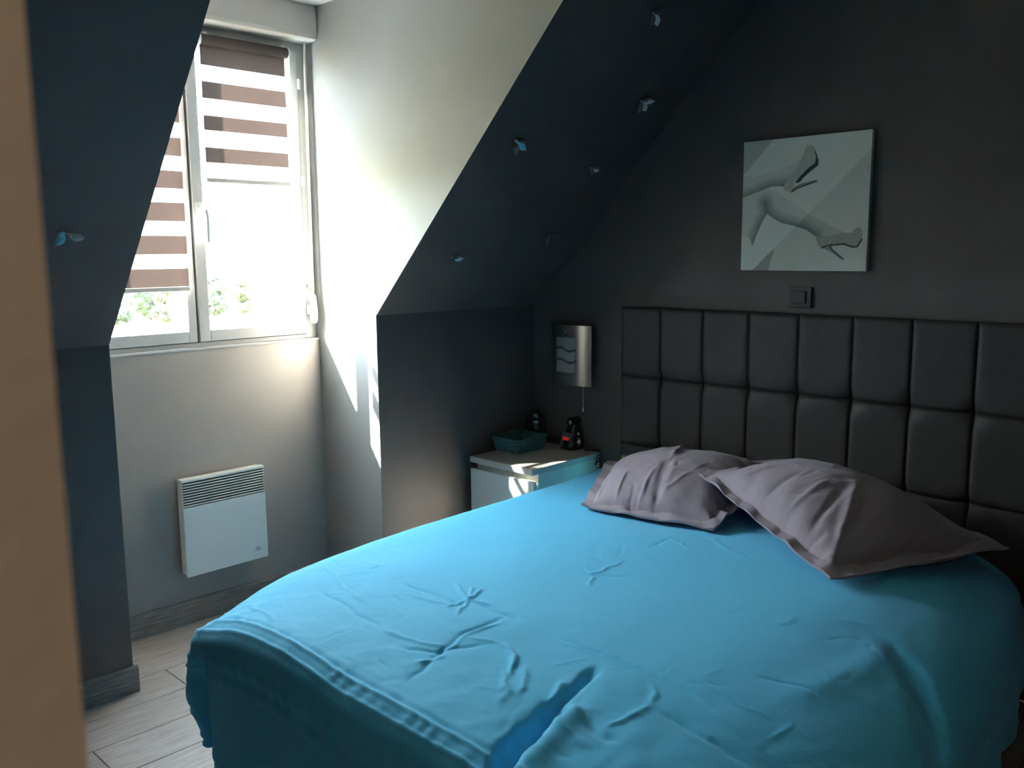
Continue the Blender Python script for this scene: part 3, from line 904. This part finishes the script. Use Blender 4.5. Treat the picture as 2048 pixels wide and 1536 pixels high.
# ------------------------------------------------------------------ nightstand
ZN = .598
nA = onz(940, 912, ZN); nB = onz(1064, 940, ZN)
nx0 = (nA.x+nB.x)/2; ny1 = min(nA.y, YK-.018); ny0 = nB.y
nx1 = XW-.02
nt_ = empty('nightstand', ((nx0+nx1)/2, (ny0+ny1)/2, 0)); tag(nt_, 'white nightstand with two drawers in the corner beside the bed', 'nightstand')
MB().box((nx0, ny0, ZN-.028), (nx1, ny1, ZN)).build('top', M['nstop'], nt_, bevel=.0015)
MB().box((nx0+.045, ny0+.004, .03), (nx1, ny1-.004, ZN-.028)).build('body', M['nsfront'], nt_)
MB().box((nx0+.05, ny0+.02, 0), (nx1-.01, ny1-.02, .03)).build('plinth', M['nsfront'], nt_)
for z0, z1 in ((.31, ZN-.058), (.045, .28)):
    MB().box((nx0+.002, ny0-.006, z0), (nx0+.022, ny1-.002, z1)).build('drawer_front', M['nsfront'], nt_, bevel=.0015)
    MB().box((nx0+.022, ny0+.015, z0+.01), (nx0+.045, ny1-.015, z1-.02)).build('drawer_side', M['nsfront'], nt_)

# basket
bf, bl, br = onz(1037, 909, ZN), onz(981, 896, ZN), onz(1088, 896, ZN)
ex, ey = (br-bf), (bl-bf)
ey = ey*min(1.0, (YK-.026-bf.y)/ey.y); bl = bf+ey
bk = empty('woven_basket', tuple((bf+ex*.5+ey*.5)[:2])+(ZN,)); tag(bk, 'small square teal woven basket on the nightstand', 'basket')
bh = .066
def wallgrid(p, q, outn):
    nu, nv = 60, 14
    P = np.zeros((nu, nv, 3))
    for i in range(nu):
        for j in range(nv):
            t, s = i/(nu-1), j/(nv-1)
            base = p.lerp(q, t)
            wv = .0013*(1 if ((i//4)+(j//2)) % 2 else -1)
            if i in (0, nu-1): wv = 0
            fl_ = .016*s
            mid = (bf+ex*.5+ey*.5)
            rad = (base-mid); rad.z = 0
            P[i, j] = base+rad.normalized()*fl_*1.1+outn*wv+Vector((0, 0, s*bh))
    return P
c4 = [bf, br, br+ey, bl]
for i in range(4):
    p, q = c4[i], c4[(i+1) % 4]
    on = (q-p).cross(Vector((0, 0, 1))).normalized()
    MB().grid(wallgrid(p, q, on)).build('woven_side', M['basket'], bk)
MB().add([(*v[:2], ZN+.002) for v in c4]+[(*v[:2], ZN+.0005) for v in c4], [(0, 1, 2, 3), (7, 6, 5, 4)]).build('base', M['basket'], bk)
rimp = []
mid = bf+ex*.5+ey*.5
for v in c4+[c4[0]]:
    rad = v-mid; rimp.append(v+rad.normalized()*.0176+Vector((0, 0, bh)))
MB().tube(rimp, .0038, 8).build('rim', M['basket'], bk, smooth=True)

# glass globe jar
gp_ = onz(1079, 882, ZN); gp_ = Vector((min(gp_.x+.02, XW-.062), min(gp_.y, YK-.07), ZN))
gj = empty('glass_globe', tuple(gp_)); tag(gj, 'clear glass globe with a black glossy jar inside, behind the teal basket', 'ornament')
MB().lathe([(.020, .004), (.038, .012), (.050, .04), (.052, .075), (.049, .115), (.038, .152), (.020, .172), (.004, .178)], gp_, 40).build('globe', M['clear'], gj, smooth=True)
MB().lathe([(.001, .001), (.034, .001), (.036, .006), (.030, .010), (.001, .0105)], gp_, 32).build('foot', M['black'], gj, smooth='auto')
MB().lathe([(.001, .012), (.026, .012), (.028, .02), (.028, .092), (.024, .102), (.001, .103)], gp_, 32).build('jar', M['black'], gj, smooth='auto')
MB().lathe([(.001, .104), (.029, .104), (.031, .110), (.029, .117), (.020, .119), (.001, .119)], gp_, 32).build('collar', M['chrome'], gj, smooth='auto')
MB().lathe([(.001, .120), (.022, .122), (.028, .138), (.026, .152), (.016, .163), (.001, .167)], gp_, 32).build('lid', mat('polished_black_metal', (.25, .25, .26, 1), .08, metal=1.0), gj, smooth=True)

# clock radio
kp = onz(1145, 897, ZN)
ca_ = math.radians(200)   # the face looks towards the foot of the bed
kr = empty('alarm_clock', (kp.x, kp.y, ZN)); tag(kr, 'glossy black alarm clock with a red display on the nightstand', 'clock')
def sup(cx, cy, z, ax, ay, n=36, e=.6):
    out = []
    for k in range(n):
        t = 2*math.pi*k/n; c, s = math.cos(t), math.sin(t)
        x = ax*math.copysign(abs(c)**e, c); y = ay*math.copysign(abs(s)**e, s)
        out.append((cx+x, cy+y, z))
    return out
rings = [(0, .001, .052, .044), (0, .012, .056, .048), (.004, .05, .050, .043), (.010, .09, .036, .034), (.013, .112, .029, .027), (.014, .120, .026, .024)]
P = np.array([sup(kp.x+o, kp.y, ZN+z, ax, ay) for o, z, ax, ay in rings])
mb = MB().grid(P.transpose(1, 0, 2), close_u=True)
mb.add(P[-1].tolist(), [tuple(range(36))]); mb.add(P[0].tolist(), [tuple(range(35, -1, -1))])
mb.build('body', M['black'], kr, smooth='auto')
MB().lathe([(.010, -.034), (.019, -.032), (.022, -.026), (.022, .026), (.019, .032), (.010, .034)], (kp.x+.012, kp.y, ZN+.134), 24, axis='x').build('projector_head', M['black'], kr, smooth='auto')
MB().lathe([(.002, -.037), (.012, -.036), (.013, -.033)], (kp.x+.012, kp.y, ZN+.134), 20, axis='x').build('lens', M['chrome'], kr, smooth=True)
def slant(z): return kp.x-.056+.45*(z)*.62
MB().add([(slant(.018)-.003, kp.y-.036, ZN+.018), (slant(.018)-.003, kp.y+.036, ZN+.018), (slant(.085)-.003, kp.y+.029, ZN+.085), (slant(.085)-.003, kp.y-.029, ZN+.085),
          (slant(.018)+.01, kp.y-.036, ZN+.018), (slant(.018)+.01, kp.y+.036, ZN+.018), (slant(.085)+.01, kp.y+.029, ZN+.085), (slant(.085)+.01, kp.y-.029, ZN+.085)],
         [(0, 1, 2, 3), (0, 4, 5, 1), (1, 5, 6, 2), (2, 6, 7, 3), (3, 7, 4, 0)]).build('display_face', M['chrome'], kr)
MB().box((slant(.05)-.0075, kp.y-.012, ZN+.048), (slant(.05)-.0035, kp.y+.020, ZN+.064)).build('red_display', M['led'], kr)
for (dy, z, s) in ((-.0475, .04, .011), (-.039, .078, .006), (-.046, .02, .004), (-.044, .056, .003)):
    MB().lathe([(.0005, -.0022), (s*.8, -.002), (s, .001), (s, .004)], (kp.x+(-.004 if z < .06 else 0), kp.y+dy, ZN+z), 14, axis='y').build('button', M['silver'], kr, smooth='auto')
e1_ = onz(1170, 903, ZN); 
cb = MB().tube([(kp.x+.04, kp.y-.03, ZN+.006), (e1_.x, e1_.y, ZN+.004), (e1_.x+.05, ny0+.02, ZN+.004), (e1_.x+.065, ny0-.010, ZN+.002), (e1_.x+.07, ny0-.013, ZN-.06), (e1_.x+.072, ny0-.013, .12), (e1_.x+.074, ny0-.02, .004)], .0028, 8).build('power_cord', M['blackmat'], kr, smooth=True)
# small tangle of cable at the back corner
tg = []
for i in range(40):
    t = i/39
    tg.append((XW-.050+.016*math.cos(t*15), ny0-.010-.004*math.sin(t*9), ZN-.012-.05*t+.012*math.sin(t*19)))
MB().tube(tg, .0022, 6).build('charging_cable', M['blackmat'], smooth=True, label='thin black cable looped over the back corner of the nightstand', cat='cable')

# ------------------------------------------------------------------ petal ornaments on the slopes
def ornament(label, side, petals, group=None):
    if side == 'L': p0, k = (0, YK, ZKL), 1.143
    else: p0, k = (0, YK, ZKR), 1.012
    n = Vector((0, -k, -1)).normalized()
    q = lambda u, v: onplane(u, v, p0, (0, k, 1))
    ctr = q(*petals[0][0])
    r = empty('petal_ornament', tuple(ctr)); tag(r, label, 'ornament', group)
    MB().lathe([(.001, -.004), (.005, -.003), (.006, 0), (.005, .003), (.001, .004)], ctr+n*.006, 10).build('bead', M['silver'] if petals[0][3] != 'darkpetal' else M['darkpetal'], r, smooth=True)
    for i, (b0, t0, wpx, m) in enumerate(petals):
        lift = .006+.002*i
        B0, T0 = q(*b0)+n*lift, q(*t0)+n*(lift+.012)
        ax = (T0-B0); L = ax.length
        W = wpx/1794*(B0-Vector(CAM)).length/2*1.15
        look = (B0-Vector(CAM)).normalized()
        sd_ = (ax.cross(n).normalized()*.35+ax.cross(-look).normalized()).normalized()
        dig = abs(sd_.dot(n))*W
        B0 = B0+n*(dig*.6+.002)
        mb = MB(); nn = 18
        P = np.zeros((nn, 5, 3))
        for a_ in range(nn):
            t = a_/(nn-1)
            wd = W*max(.03, math.sin(math.pi*min(1, t**.8)))**.65
            if t in (0,): wd = W*.12
            for c in range(5):
                s = c/2-1
                P[a_, c] = B0+ax*t+sd_*wd*s+n*(.003*(1-s*s)+.004*math.sin(math.pi*t))
        mb.grid(P); mb.grid(P-np.array(n)*.0012)
        e = list(range(0, nn*5, 5))
        mb.build('petal', M[m], r, smooth=True, recalc=False)
ornament('petal ornament with two cyan and two silver petals, alone on its charcoal slope', 'L',
         [((126, 464), (105, 480), 12, 'cyan'), ((126, 460), (110, 459), 8, 'cyan'), ((134, 464), (162, 464), 12, 'silver'), ((131, 463), (134, 454), 9, 'silver')])
ornament('petal ornament with one bright petal, lowest and closest to the window recess', 'R',
         [((904, 513), (921, 509), 8, 'silver'), ((905, 511), (897, 520), 6, 'darkpetal'), ((903, 510), (911, 506), 4, 'darkpetal')])
ornament('petal ornament with one cyan petal among dark ones', 'R',
         [((1030, 279), (1046, 293), 12, 'cyan'), ((1030, 282), (1025, 303), 9, 'darkpetal'), ((1029, 281), (1017, 291), 6, 'darkpetal'), ((1032, 277), (1047, 272), 5, 'darkpetal')])
ornament('small dim grey petal ornament halfway down the charcoal slope near the gable wall', 'R',
         [((1181, 334), (1192, 334), 8, 'silver'), ((1181, 331), (1196, 324), 6, 'darkpetal'), ((1181, 332), (1175, 342), 6, 'darkpetal')])
ornament('dark two-petalled ornament low on the slope beside the gable wall', 'R',
         [((1095, 467), (1114, 464), 6, 'darkpetal'), ((1095, 467), (1087, 482), 6, 'darkpetal')])
ornament('petal ornament with a round and a long grey petal high beside the gable wall', 'R',
         [((1281, 201), (1285, 215), 12, 'silver'), ((1282, 198), (1302, 195), 8, 'silver'), ((1279, 200), (1269, 217), 7, 'darkpetal'), ((1279, 197), (1293, 187), 5, 'darkpetal')])
ornament('petal ornament with one pale drop-shaped petal, topmost on the slope', 'R',
         [((1306, 25), (1308, 44), 12, 'silver'), ((1304, 22), (1325, 9), 8, 'darkpetal'), ((1303, 24), (1294, 43), 7, 'darkpetal')])

# ------------------------------------------------------------------ fill lamp added in the unseen hallway behind the camera
hl = empty('hall_fill_lamp', (-.72, -.9, ZC-.10)); tag(hl, 'added round opal fill lamp in the unseen hallway', 'lamp')
MB().lathe([(.001, .0), (.09, .012), (.14, .045), (.15, .08), (.001, .085)], (-.72, -.9, ZC-.095), 32).build('shade', emis('fill_lamp_glow', (1, .82, .62, 1), .5), hl, smooth='auto')
MB().lathe([(.001, .0), (.08, .0), (.08, .009), (.001, .009)], (-.72, -.9, ZC-.0095), 24).build('base', M['white'], hl)
ld = bpy.data.lights.new('hall_fill_light', 'POINT'); ld.energy = 4.3; ld.color = (1, .84, .66); ld.shadow_soft_size = .12
lo = bpy.data.objects.new('hall_fill_light', ld); COL.objects.link(lo); lo.parent = hl; lo.location = (0, 0, -.14)

# ------------------------------------------------------------------ outside
ZG = -2.85
MB().add([(-60, 8, ZG), (120, 8, ZG), (120, 170, ZG), (-60, 170, ZG)], [(0, 1, 2, 3)]).build('ground', M['grass'], label='sunlit lawn outside the window', kind='structure')
def tree(px, yb, hgt, wid, m, label, seed):
    p = onz(px, yb, ZG)
    r = empty('tree', tuple(p)); tag(r, label, 'tree', 'trees beyond the lawn')
    rr = random.Random(seed)
    MB().tube([p, p+Vector((0, 0, hgt*.55))], [wid*.06, wid*.035], 8).build('trunk', M['bark'], r, smooth=True)
    bm = bmesh.new()
    for i in range(16):
        a_ = rr.uniform(0, 6.28); d = rr.uniform(0, wid*.36); z = rr.uniform(.12, .82)*hgt
        s = wid*rr.uniform(.16, .28)
        mtx = Matrix.Translation(Vector((math.cos(a_)*d*(1.15-z/hgt*.6), math.sin(a_)*d*(1.15-z/hgt*.6), z))) @ Matrix.Diagonal((s, s, s*.9, 1))
        g = bmesh.ops.create_icosphere(bm, subdivisions=3, radius=1, matrix=mtx)
        for v in g['verts']:
            c = mtx.translation
            v.co = c+(v.co-c)*rr.uniform(.75, 1.22)
    me = bpy.data.meshes.new('crown'); bm.to_mesh(me); bm.free()
    me.materials.append(m)
    o = bpy.data.objects.new('crown', me); COL.objects.link(o); o.parent = r
    return r
for i, (px, yb, hg, wd, m, lb) in enumerate([(238, 654, 3.6, 1.6, 'leaves', 'dark green bushy tree beyond the lawn, half hidden by the charcoal slope'),
                                        (284, 640, 5.2, 2.6, 'leaves', 'large dark green bushy tree at the back of the lawn, under the long roller blind'),
                                        (326, 654, 3.5, 1.45, 'leaves2', 'olive green bushy tree beyond the lawn, under the long roller blind'),
                                        (436, 643, 3.4, 1.8, 'leaves', 'taller green bushy tree far beyond the lawn, behind the casement with the handle'),
                                        (486, 630, 3.0, 1.6, 'leaves2', 'smaller olive bushy tree far beyond the lawn, behind the casement with the handle')]):
    tree(px, yb, hg, wd, M[m], lb, 50+i)
